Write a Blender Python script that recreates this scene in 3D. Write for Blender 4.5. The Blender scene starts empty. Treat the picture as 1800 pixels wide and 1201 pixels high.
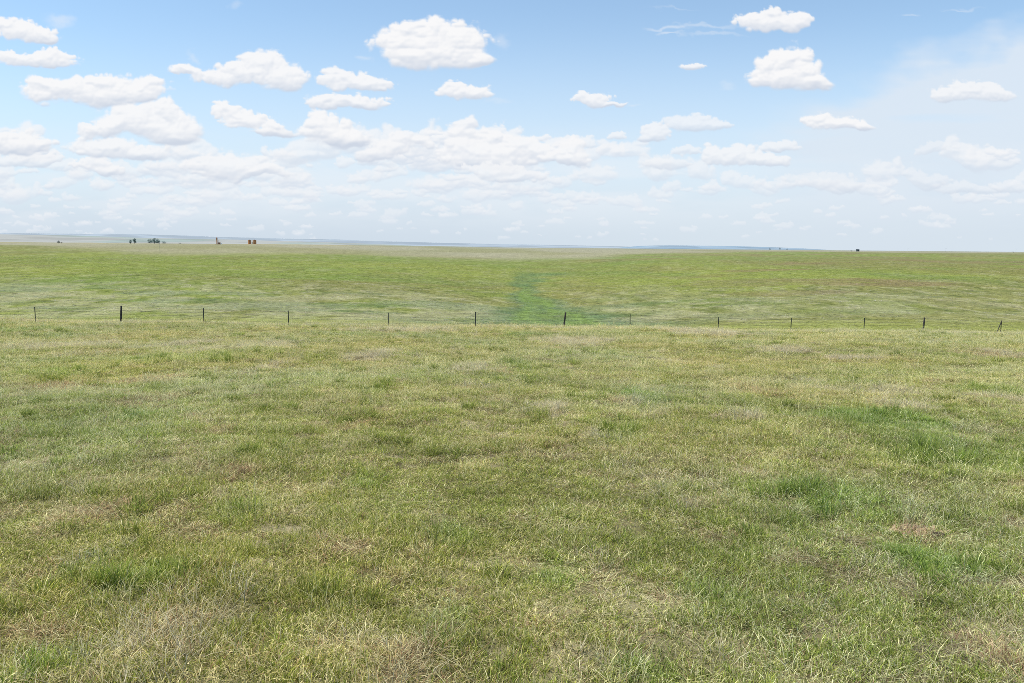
import bpy, bmesh, math, random
import numpy as np
from mathutils import Vector, Matrix

R_ = math.radians
scene = bpy.context.scene
coll = scene.collection
RNG = np.random.default_rng(11)
random.seed(5)

# ------------------------------------------------------------------ camera
PW, PH, FPX = 1800.0, 1201.0, 1400.0          # photo frame, focal length in its pixels (28 mm)
EYE = 1.65
PITCH, ROLL = R_(6.74), R_(0.50)
cp, sp, cr, sr = math.cos(PITCH), math.sin(PITCH), math.cos(ROLL), math.sin(ROLL)
UP = np.array((0.0, sp, cp)); FWD = np.array((0.0, cp, -sp)); RT = np.array((1.0, 0.0, 0.0))
CX = cr * RT + sr * UP
CY = -sr * RT + cr * UP
cam_d = bpy.data.cameras.new('camera')
cam_d.sensor_width = 36.0; cam_d.lens = 28.0
cam_d.clip_start = 0.05; cam_d.clip_end = 200000.0
cam = bpy.data.objects.new('camera', cam_d)
coll.objects.link(cam)
M = Matrix.Identity(4)
for i in range(3):
    M[i][0] = CX[i]; M[i][1] = CY[i]; M[i][2] = -FWD[i]
M[2][3] = EYE
cam.matrix_world = M
scene.camera = cam


def ray(px, py):
    dx, dy = px - PW / 2, py - PH / 2
    return CX * dx - CY * dy + FWD * FPX


# ------------------------------------------------------------------ noise
_T = np.random.default_rng(3).random((256, 256)).astype(np.float32)


def vnoise(x, y, seed=0):
    x = np.asarray(x, np.float64) + seed * 37.31; y = np.asarray(y, np.float64) + seed * 91.17
    xi = np.floor(x).astype(np.int64); yi = np.floor(y).astype(np.int64)
    fx = (x - xi); fy = (y - yi)
    fx = fx * fx * fx * (fx * (fx * 6 - 15) + 10); fy = fy * fy * fy * (fy * (fy * 6 - 15) + 10)
    a = _T[xi & 255, yi & 255]; b = _T[(xi + 1) & 255, yi & 255]
    c = _T[xi & 255, (yi + 1) & 255]; d = _T[(xi + 1) & 255, (yi + 1) & 255]
    return (a * (1 - fx) + b * fx) * (1 - fy) + (c * (1 - fx) + d * fx) * fy


def fbm(x, y, octv=4, seed=0, gain=0.5):
    s = 0; a = 1.0; t = 0
    for o in range(octv):
        s = s + a * (vnoise(x, y, seed + o * 7) - 0.5); t += a
        x = x * 2.03; y = y * 2.03; a *= gain
    return s / t * 2                                     # about -1 .. 1


def sstep(a, b, x):
    t = np.clip((x - a) / (b - a), 0, 1)
    return t * t * (3 - 2 * t)


# ------------------------------------------------------------------ terrain
PROF_Y = np.array([-200, -60, 0, 30, 58, 68, 85, 110, 140, 170, 210, 300, 450, 700, 1000, 1500, 2500, 6000, 16000, 60000], float)
PROF_Z = np.array([6, 2.2, 0, -2.1, -4.25, -5.3, -7.2, -9.8, -11.6, -12.6, -12.8, -11.4, -8.6, -4.4, -1.2, 0.5, 0.9, 0.8, 0, -20], float)
SW_Y = np.array([120, 150, 182, 205, 254, 306, 366, 430, 560, 800], float)
SW_X = np.array([11, 9.5, 8.6, 7.8, 5.0, 3.5, 7.5, 7, 10, 18], float)


def terrain(x, y):
    x = np.asarray(x, np.float64); y = np.asarray(y, np.float64)
    z = 0
    for k in (-1, -0.5, 0, 0.5, 1):
        z = z + np.interp(y + k * np.maximum(np.abs(y) * 0.06, 3), PROF_Y, PROF_Z) / 5
    far = sstep(70, 160, y)
    # gentle side slope of the near field, and the swale cut
    z = z - 0.010 * np.clip(x, -60, 60) * sstep(0, 60, y) * (1 - far) * 0.6
    xs = np.interp(y, SW_Y, SW_X)
    wid = 16 + 0.05 * y
    z = z - 2.2 * np.exp(-((x - xs) / wid) ** 2) * sstep(110, 180, y) * (1 - sstep(350, 800, y))
    z = z + 3.4 * (1 - np.exp(-((x - xs) / (55 + .12 * y)) ** 2)) * sstep(120, 260, y) * (1 - sstep(600, 1300, y))
    z = z + 2.6 * sstep(20, 260, -x) * sstep(500, 1100, y) * (1 - sstep(6000, 15000, y))
    z = z + far * (1.5 * fbm(x / 130, y / 130, 3, 2) + 0.18 * fbm(x / 17, y / 17, 3, 4)) * (1 - 0.5 * sstep(600, 1600, y))
    z = z + (1 - far) * (0.10 * fbm(x / 5.0, y / 5.0, 3, 5) + 0.05 * fbm(x / 0.9, y / 0.9, 2, 6) + 0.22 * fbm(x / 16, y / 16, 2, 9))
    return z


def hit(px, py, y0=1.0, y1=9000.0):
    """ground point seen at a photo pixel (used to find out where a thing stands)"""
    d = ray(px, py); d = d / d[1]
    y = np.geomspace(y0, y1, 6000)
    gap = EYE + d[2] * y - terrain(d[0] * y, y)
    i = np.argmax(gap < 0)
    if gap[i] >= 0:
        i = len(y) - 1
    Y = y[i]
    return np.array((d[0] * Y, Y, float(terrain(d[0] * Y, Y))))


def at(px, Y):
    """ground point at distance Y on the bearing of a photo column"""
    d = ray(px, 560.0)
    x = d[0] / d[1] * Y
    return np.array((x, Y, float(terrain(x, Y))))


# ------------------------------------------------------------------ node helpers
def new_mat(name):
    m = bpy.data.materials.new(name); m.use_nodes = True
    nt = m.node_tree; nt.nodes.clear()
    out = nt.nodes.new('ShaderNodeOutputMaterial')
    return m, nt, out


class G:
    def __init__(self, nt): self.nt = nt
    def n(self, t, **kw):
        nd = self.nt.nodes.new(t)
        for k, v in kw.items(): setattr(nd, k, v)
        return nd
    def l(self, a, b): self.nt.links.new(a, b)
    def put(self, sock, v):
        if isinstance(v, bpy.types.NodeSocket): self.l(v, sock)
        else: sock.default_value = v
    def math(self, op, a, b=0.0, c=None, clamp=False):
        nd = self.n('ShaderNodeMath', operation=op); nd.use_clamp = clamp
        self.put(nd.inputs[0], a); self.put(nd.inputs[1], b)
        if c is not None: self.put(nd.inputs[2], c)
        return nd.outputs[0]
    def mix(self, f, a, b, blend='MIX'):
        nd = self.n('ShaderNodeMix', data_type='RGBA', blend_type=blend)
        self.put(nd.inputs['Factor'], f)
        for s, v in ((nd.inputs[6], a), (nd.inputs[7], b)):
            if isinstance(v, tuple): v = (v[0], v[1], v[2], 1)
            self.put(s, v)
        return nd.outputs[2]
    def noise(self, vec, scale, detail=4.0, rough=0.55, dist=0.0):
        nd = self.n('ShaderNodeTexNoise'); self.l(vec, nd.inputs['Vector'])
        nd.inputs['Scale'].default_value = scale; nd.inputs['Detail'].default_value = detail
        nd.inputs['Roughness'].default_value = rough; nd.inputs['Distortion'].default_value = dist
        return nd.outputs[0]
    def rng(self, v, a, b, c=0.0, d=1.0):
        nd = self.n('ShaderNodeMapRange', interpolation_type='SMOOTHSTEP'); self.put(nd.inputs[0], v)
        for i, k in enumerate((a, b, c, d)): nd.inputs[i + 1].default_value = k
        return nd.outputs[0]
    def map(self, vec, loc=(0, 0, 0), scale=(1, 1, 1), rot=(0, 0, 0)):
        nd = self.n('ShaderNodeMapping'); self.l(vec, nd.inputs[0])
        nd.inputs['Location'].default_value = loc; nd.inputs['Scale'].default_value = scale
        nd.inputs['Rotation'].default_value = rot
        return nd.outputs[0]


def simple_mat(name, col, rough=0.8, var=0.25, scale=3.0, metal=0.0):
    m, nt, out = new_mat(name); g = G(nt)
    tc = g.n('ShaderNodeTexCoord')
    nz = g.noise(tc.outputs['Object'], scale, 5)
    c = g.mix(g.rng(nz, 0.3, 0.7), tuple(k * (1 - var) for k in col), tuple(min(1, k * (1 + var)) for k in col))
    p = g.n('ShaderNodeBsdfPrincipled'); g.l(c, p.inputs['Base Color'])
    p.inputs['Roughness'].default_value = rough; p.inputs['Metallic'].default_value = metal
    g.l(p.outputs[0], out.inputs[0])
    return m


def mesh_np(name, verts, faces_flat, loop_tot, mat=None, smooth=False):
    me = bpy.data.meshes.new(name)
    nv = len(verts)
    me.vertices.add(nv); me.vertices.foreach_set('co', np.asarray(verts, np.float32).ravel())
    if faces_flat is not None and len(faces_flat):
        lt = np.asarray(loop_tot, np.int32)
        me.loops.add(len(faces_flat)); me.loops.foreach_set('vertex_index', np.asarray(faces_flat, np.int32))
        me.polygons.add(len(lt))
        ls = np.zeros(len(lt), np.int32); ls[1:] = np.cumsum(lt)[:-1]
        me.polygons.foreach_set('loop_start', ls)
        if smooth: me.polygons.foreach_set('use_smooth', np.ones(len(lt), bool))
    me.update(calc_edges=True)
    if mat: me.materials.append(mat)
    return me


def grid_faces(nr, nc):
    i = np.arange(nr * nc).reshape(nr, nc)
    f = np.stack([i[:-1, :-1], i[:-1, 1:], i[1:, 1:], i[1:, :-1]], -1).reshape(-1, 4)
    return f.ravel(), np.full(len(f), 4)


def col_attr(me, name, arr):
    a = me.attributes.new(name, 'FLOAT_COLOR', 'POINT')
    a.data.foreach_set('color', np.asarray(arr, np.float32).ravel())


def link(name, me, parent=None):
    o = bpy.data.objects.new(name, me); coll.objects.link(o)
    if parent: o.parent = parent
    return o


def tag(o, label=None, cat=None, group=None, kind=None):
    if label: o['label'] = label
    if cat: o['category'] = cat
    if group: o['group'] = group
    if kind: o['kind'] = kind
    return o


def empty(name, loc, rz=0.0):
    o = bpy.data.objects.new(name, None); coll.objects.link(o)
    o.location = loc; o.rotation_euler = (0, 0, rz); o.empty_display_size = 0.3
    return o


# ------------------------------------------------------------------ light
SUN_EL, SUN_AZ = R_(60), R_(-95)                 # azimuth from +Y towards +X
sun_dir = Vector((math.sin(SUN_AZ) * math.cos(SUN_EL), math.cos(SUN_AZ) * math.cos(SUN_EL), math.sin(SUN_EL)))
sd = bpy.data.lights.new('sun', 'SUN'); sd.energy = 5.0; sd.angle = R_(0.53); sd.color = (1.0, 0.955, 0.88)
so = bpy.data.objects.new('sun', sd); coll.objects.link(so)
so.rotation_euler = (-sun_dir).to_track_quat('-Z', 'Y').to_euler(); so.location = (0, 0, 50)

w = bpy.data.worlds.new('World'); scene.world = w; w.use_nodes = True
nt = w.node_tree; nt.nodes.clear(); g = G(nt)
wo = g.n('ShaderNodeOutputWorld'); bg = g.n('ShaderNodeBackground')
sky = g.n('ShaderNodeTexSky', sky_type='NISHITA')
sky.sun_disc = False; sky.sun_elevation = SUN_EL; sky.sun_rotation = SUN_AZ
sky.altitude = 1200; sky.air_density = 1.0; sky.dust_density = 0.6; sky.ozone_density = 1.0
tint = g.mix(1.0, sky.outputs[0], (1.13, 1.26, 1.23), 'MULTIPLY')
g.l(tint, bg.inputs[0]); bg.inputs[1].default_value = 0.15
g.l(bg.outputs[0], wo.inputs[0])

scene.view_settings.view_transform = 'Standard'; scene.view_settings.look = 'None'
scene.view_settings.exposure = 0.0; scene.view_settings.gamma = 1.0
scene.render.engine = 'CYCLES'
scene.cycles.max_bounces = 6; scene.cycles.diffuse_bounces = 3; scene.cycles.glossy_bounces = 2
scene.cycles.transmission_bounces = 3; scene.cycles.transparent_max_bounces = 8
scene.cycles.use_denoising = False
scene.cycles.filter_width = 0.75
scene.render.film_transparent = False

PREVIEW = False
# ------------------------------------------------------------------ sky: a far shell carrying the clouds and the haze
def lin(r, g_, b):
    f = lambda c: (c / 255 / 12.92) if c <= 10.3 else ((c / 255 + 0.055) / 1.055) ** 2.4
    return np.array((f(r), f(g_), f(b)))


STEP = 1.6
SX = np.arange(-760, 2560 + STEP, STEP); SY = np.arange(-330, 466, STEP)
XX, YY = np.meshgrid(SX, SY)
CC = np.zeros(XX.shape + (3,), np.float32)         # premultiplied colour
CA = np.zeros(XX.shape, np.float32)
W_HI, W_LO, HAZE = lin(249, 249, 250), lin(206, 215, 229), lin(222, 231, 241)


def over(sl, col, a):
    CC[sl] = col * a[..., None] + CC[sl] * (1 - a[..., None])
    CA[sl] = a + CA[sl] * (1 - a)


def billow(x, y, seed, octv=4):
    s = 0; a = 1.0; t = 0
    for o in range(octv):
        s = s + a * np.abs(2 * vnoise(x, y, seed + o * 5) - 1); t += a
        x = x * 2.1 + 3.7; y = y * 2.1 + 1.3; a *= 0.45
    return s / t


def cloud(blobs, seed, amax=1.0, soft=0.16, haze=0.0, rough=1.0, grey=1.0, low=None):
    b = np.array(blobs, float)                      # cx, cy, rx, ry above, ry below
    s = float(np.mean(b[:, 3])) + 1e-3
    x0, x1 = (b[:, 0] - b[:, 2] * 1.5).min(), (b[:, 0] + b[:, 2] * 1.5).max()
    y0, y1 = (b[:, 1] - b[:, 3] * 1.6).min(), (b[:, 1] + b[:, 4] * 1.7).max()
    i0, i1 = np.searchsorted(SY, (y0, y1)); j0, j1 = np.searchsorted(SX, (x0, x1))
    if i1 - i0 < 3 or j1 - j0 < 3: return
    sl = (slice(i0, i1), slice(j0, j1))
    X, Y = XX[sl], YY[sl]
    k = max(s, 6.0)
    wx = X + 0.9 * k * fbm(X / (k * 4), Y / (k * 3), 2, seed + 70) + 0.50 * k * fbm(X / (k * 1.5), Y / (k * 1.1), 3, seed)
    wy = Y + 0.55 * k * fbm(X / (k * 3), Y / (k * 3), 2, seed + 80) + 0.34 * k * fbm(X / (k * 1.5), Y / (k * 1.1), 3, seed + 50)
    h = None
    for cx, cy, rx, rt, rb in b:
        dx = (wx - cx) / rx; dy = wy - cy
        dy = np.where(dy < 0, dy / rt, dy / rb)
        hi = 1 - np.sqrt(dx * dx + dy * dy)
        if h is None: h = hi
        else:
            m = np.maximum(h, hi); h = m + 0.12 * np.log(np.exp((h - m) / 0.12) + np.exp((hi - m) / 0.12)) - 0.03
    bl = billow(X / (k * 0.78), Y / (k * 0.62), seed + 9, 4)
    cyb = float(np.average(b[:, 1], weights=b[:, 2])); rb_ = float(np.max(b[:, 1] + b[:, 4]) - cyb)
    topness = 1 - 0.6 * sstep(0, max(rb_, 1.0), Y - cyb)
    hh = h + rough * 0.66 * (bl - 0.30) * topness
    a = sstep(0.0, soft + 0.10 * (1 - topness), hh) * amax
    H = np.sqrt(np.clip(hh, 0, 1.2)) * k * 0.9
    if min(H.shape) > 3:
        gy, gx = np.gradient(H, STEP)
        for _ in range(2):
            for g_ in (gx, gy):
                g_[1:-1, 1:-1] = (g_[1:-1, 1:-1] * 2 + g_[:-2, 1:-1] + g_[2:, 1:-1] + g_[1:-1, :-2] + g_[1:-1, 2:]) / 6
    else:
        gx = gy = np.zeros_like(H)
    nl = (0.22 * gx + 0.80 * gy + 0.62) / np.sqrt(gx * gx + gy * gy + 1)
    t = (Y - (cyb - s)) / (s + rb_)
    lum = 0.46 + 0.66 * nl - grey * 0.34 * sstep(0.45, 1.05, t) + 0.06 * fbm(X / (k * .5), Y / (k * .3), 3, seed + 3)  # sunlit tops and shaded bases painted into the cloud colour
    lum = np.clip(lum, 0, 1)[..., None]
    lo_ = W_LO if low is None else low
    col = lo_ + (W_HI - lo_) * lum
    col = col * (1 - haze) + HAZE * haze
    over(sl, col, a)


# thin high veil on the right, a few wisps
line = np.interp(XX, [1200, 1330, 1500, 1650, 1800, 2600], [260, 190, 128, 85, 30, -200])
v = sstep(-10, 90, YY - line + 55 * fbm(XX / 120, YY / 60, 4, 31)) * sstep(1270, 1520, XX + 60 * fbm(XX / 90, YY / 50, 3, 33))
v = 1.6 * v * (0.88 - 0.30 * sstep(230, 330, YY)) * (0.80 + 0.35 * fbm(XX / 160 + YY / 200, YY / 26, 4, 35))
v = v * (1 - 0.45 * np.exp(-((XX - 1640) / 90) ** 2 - ((YY - 208) / 10) ** 2))
over((slice(None), slice(None)), lin(224, 234, 245), np.clip(v, 0, .85))
for cx, cy, rx, ry, am in ((100, 36, 40, 16, .45), (1170, 50, 60, 5, .45), (1240, 47, 90, 4, .35), (1180, 58, 26, 4, .5), (1255, 60, 70, 4, .3),
                           (418, 10, 26, 9, .22), (340, 100, 10, 18, .3), (1600, 27, 26, 3, .4), (1690, 18, 40, 3, .3), (885, 70, 22, 18, .3),
                           (640, 105, 22, 8, .35), (1280, 150, 22, 10, .25), (1110, 185, 16, 5, .35), (870, 178, 30, 8, .25), (1180, 16, 60, 3, .18)):
    q = 1 - np.sqrt(((XX + 18 * fbm(XX / 30, YY / 18, 4, int(cx)) - cx) / rx) ** 2 + ((YY + 9 * fbm(XX / 26, YY / 14, 4, int(cx) + 3) - cy) / ry) ** 2)
    over((slice(None), slice(None)), lin(236, 241, 248), sstep(0, 0.9, q) * am)

# general haze thickening to the horizon
hz = 0.13 + 0.84 * sstep(-10, 415, YY)
tz = sstep(300, 430, YY)[..., None]; lr = sstep(500, 1500, XX)[..., None]
hcol = lin(219, 231, 243) * (1 - tz) + (lin(206, 219, 233) * (1 - lr) + lin(214, 226, 237) * lr) * tz
over((slice(None), slice(None)), hcol, hz)
bank = sstep(205, 290, YY) * (1 - sstep(350, 425, YY)) * (1 - .6 * sstep(1000, 1350, XX)) * sstep(-.45, .35, fbm(XX / 150, YY / 34, 5, 90))
over((slice(None), slice(None)), lin(237, 242, 248), np.clip(.42 * bank, 0, 1))

crng = np.random.default_rng(77)
low = []
for _ in range(1500):
    py = 425 - 245 * crng.random() ** 0.9
    px = -740 + 3280 * crng.random()
    # how much cloud there is in each part of the sky
    left = 1 - sstep(1000, 1300, px)
    lim = 252 * left + 285 * (1 - left) + 16 * math.sin(px / 170.0)
    if py < lim or crng.random() > (0.35 + 0.65 * left + 0.25 * (py > 330)) * (.55 + .45 * (py > 320)): continue
    low.append((py, px))
low.sort(reverse=True)
for n, (py, px) in enumerate(low):
    d = (452 - py)
    rx = d * (0.11 + 0.24 * crng.random() ** 1.6); ry = rx * (0.34 + 0.26 * crng.random())
    bl = [(px, py, rx, ry, ry * .6)]
    for k in range(int(crng.integers(1, 4))):
        bl.append((px + rx * crng.uniform(-.9, .9), py - ry * crng.uniform(-.1, .5), rx * crng.uniform(.25, .5), ry * crng.uniform(.6, 1.1), ry * .45))
    hzf = float(np.clip(1.0 - (435 - py) / 190.0, 0.0, 1)) ** 0.8
    cloud(bl, 100 + n * 3, amax=0.42 * (1 - hzf) + 0.40, soft=0.34, haze=0.10 + 0.40 * hzf, grey=1.25, low=lin(214, 224, 237))

# the clouds one can tell apart, far ones first
BIG = [
    ([(1475, 330, 40, 13, 9), (1640, 262, 40, 10, 8), (1700, 335, 60, 14, 9)], .55, .3),
    ([(1370, 258, 32, 13, 9), (1350, 262, 22, 9, 8)], .75, .12),
    ([(1300, 282, 60, 20, 16), (1262, 278, 18, 18, 14), (1345, 286, 45, 14, 12)], .85, .12),
    ([(1170, 285, 48, 14, 10), (1210, 262, 26, 9, 7)], .7, .2),
    ([(1440, 315, 70, 16, 12), (1490, 325, 30, 12, 9)], .6, .3),
    ([(1630, 318, 34, 16, 12), (1600, 310, 14, 16, 10)], .55, .3),
    ([(1780, 328, 40, 10, 8)], .6, .3),
    ([(405, 292, 82, 24, 22), (360, 285, 40, 18, 16), (460, 305, 60, 14, 12)], .9, .1),
    ([(165, 290, 40, 14, 10), (190, 300, 30, 9, 8)], .9, .1),
    ([(45, 280, 60, 13, 12), (70, 285, 40, 9, 8)], .8, .15),
    ([(35, 250, 48, 22, 18), (70, 256, 26, 14, 12), (0, 245, 30, 16, 16)], .95, .05),
    ([(690, 258, 40, 24, 22), (740, 252, 26, 14, 12), (655, 268, 30, 14, 14), (705, 244, 22, 12, 12)], .9, .08),
    ([(870, 275, 90, 34, 30), (805, 232, 30, 24, 30), (855, 244, 32, 22, 30), (905, 262, 50, 20, 22), (945, 272, 60, 18, 18), (815, 270, 50, 26, 24)], .93, .06),
    ([(1018, 275, 30, 26, 20), (1000, 285, 40, 16, 12)], .92, .06),
    ([(865, 300, 50, 14, 12), (905, 312, 60, 12, 10)], .8, .12),
    ([(200, 262, 80, 22, 18), (260, 268, 50, 16, 14), (150, 232, 22, 14, 14)], .92, .08),
    ([(250, 215, 92, 34, 26), (300, 205, 38, 26, 22), (215, 222, 70, 26, 22), (300, 232, 50, 20, 20)], .96, .03),
    ([(1085, 241, 20, 7, 6)], .75, .1),
    ([(1155, 234, 26, 15, 10), (1140, 240, 18, 8, 7)], .8, .08),
    ([(1212, 216, 52, 17, 14), (1250, 220, 40, 8, 8)], .72, .1),
    ([(430, 214, 58, 14, 13), (385, 198, 26, 17, 14), (410, 206, 40, 14, 12), (480, 232, 40, 9, 8), (480, 222, 14, 10, 8)], .97, .03),
    ([(580, 232, 58, 30, 24), (560, 218, 34, 22, 22), (615, 240, 34, 20, 16)], .98, .02),
    ([(1470, 217, 46, 15, 13), (1440, 212, 26, 14, 12), (1510, 224, 30, 7, 6)], .97, .03),
    ([(1700, 164, 58, 17, 18), (1660, 162, 26, 16, 18), (1745, 170, 34, 12, 12)], .8, .05),
    ([(1040, 176, 36, 14, 12), (1028, 172, 16, 13, 10), (1080, 184, 24, 4, 4)], .92, .03),
    ([(812, 162, 44, 16, 13), (800, 154, 18, 12, 10), (845, 168, 26, 11, 9)], .97, .02),
    ([(612, 182, 68, 16, 11), (570, 180, 26, 14, 10)], .95, .03),
    ([(620, 150, 64, 17, 16), (572, 138, 20, 17, 16), (650, 152, 52, 12, 10), (600, 140, 30, 16, 14)], .95, .02),
    ([(1216, 117, 21, 7, 5)], .9, .03),
    ([(180, 160, 112, 24, 28), (110, 150, 48, 22, 26), (240, 160, 52, 28, 26), (90, 142, 30, 14, 14), (170, 145, 50, 16, 16)], .98, .0),
    ([(75, 104, 72, 14, 15), (30, 102, 44, 10, 12), (90, 98, 36, 12, 12)], .97, .0),
    ([(40, 58, 52, 19, 19), (8, 48, 28, 17, 18), (72, 66, 28, 12, 12)], .98, .0),
    ([(430, 130, 96, 24, 22), (455, 112, 50, 27, 26), (335, 122, 38, 9, 11), (490, 140, 46, 22, 24), (400, 118, 30, 18, 20)], .96, .0),
    ([(755, 86, 106, 38, 42), (750, 62, 66, 36, 40), (690, 70, 44, 28, 40), (810, 74, 54, 36, 36), (835, 100, 40, 12, 12), (720, 100, 56, 24, 30), (700, 52, 26, 12, 20)], 1.0, .0),
    ([(1357, 38, 62, 15, 18), (1325, 32, 28, 14, 20), (1355, 24, 24, 13, 16), (1392, 40, 30, 16, 14)], .97, .0),
    ([(1388, 138, 76, 22, 22), (1350, 112, 32, 26, 40), (1385, 108, 40, 22, 40), (1420, 130, 40, 26, 24), (1440, 148, 34, 14, 14)], 1.0, .0),
]
for n, (bl, am, hzv) in enumerate(BIG):
    bl = [(a_, b_, c_ * 1.12, d_ * 1.14, e_ * 1.14) for a_, b_, c_, d_, e_ in bl]
    cloud(bl, 5000 + n * 17, amax=am, soft=0.26, haze=hzv, grey=1.15, rough=.78)
# a few more above and beside the frame so that the sky goes on
for n in range(26):
    px = crng.choice((crng.uniform(-740, -60), crng.uniform(1880, 2540))); py = crng.uniform(-200, 230)
    if n % 3 == 0: px, py = crng.uniform(-600, 2400), crng.uniform(-260, -90)
    rx = crng.uniform(50, 110); ry = rx * crng.uniform(.3, .42)
    cloud([(px, py, rx, ry, ry * .7), (px + rx * crng.uniform(-.5, .5), py - ry * .4, rx * .5, ry * .8, ry * .7), (px - rx * .4, py, rx * .5, ry * .7, ry * .6)], 8000 + n * 11, soft=.2)

edge = sstep(-760, -480, XX) * sstep(-2560, -2280, -XX) * sstep(-330, -200, YY)
CA *= edge; CC *= edge[..., None]
if not PREVIEW:
    dirs = (XX - PW / 2)[..., None] * CX - (YY - PH / 2)[..., None] * CY + FWD * FPX
    dirs /= np.linalg.norm(dirs, axis=-1, keepdims=True)
    nr, nc = XX.shape
    m, nt, out = new_mat('cloud_light'); g = G(nt)
    at_ = g.n('ShaderNodeAttribute', attribute_name='cloud')
    em = g.n('ShaderNodeEmission'); g.l(at_.outputs['Color'], em.inputs[0])
    tr = g.n('ShaderNodeBsdfTransparent'); mx = g.n('ShaderNodeMixShader')
    g.l(at_.outputs['Alpha'], mx.inputs[0]); g.l(tr.outputs[0], mx.inputs[1]); g.l(em.outputs[0], mx.inputs[2])
    g.l(mx.outputs[0], out.inputs[0])
    ff, lt = grid_faces(nr, nc)
    me = mesh_np('sky', (dirs * 90000.0).reshape(-1, 3), ff, lt, m)
    un = CC / np.maximum(CA, 1e-4)[..., None]
    col_attr(me, 'cloud', np.concatenate([un, CA[..., None]], -1).reshape(-1, 4))
    sky_o = link('sky', me); sky_o.location = (0, 0, EYE)
    tag(sky_o, 'blue daytime sky with rows of white cumulus clouds above the prairie', 'sky', kind='structure')
# ------------------------------------------------------------------ ground: one sheet from behind the camera to the horizon
ys = np.concatenate([np.linspace(-160, -4, 14), np.arange(0, 72, 0.4), np.geomspace(72.4, 400, 250), np.geomspace(404, 60000, 230)])
t0 = np.linspace(-1, 1, 900)
tt = 0.92 * t0 + 0.95 * t0 ** 5 + 0.9 * t0 ** 15
TX, TY = np.meshgrid(tt, ys)
GX = TX * (9 + np.abs(TY)); GY = TY
GZ = terrain(GX, GY)


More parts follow.
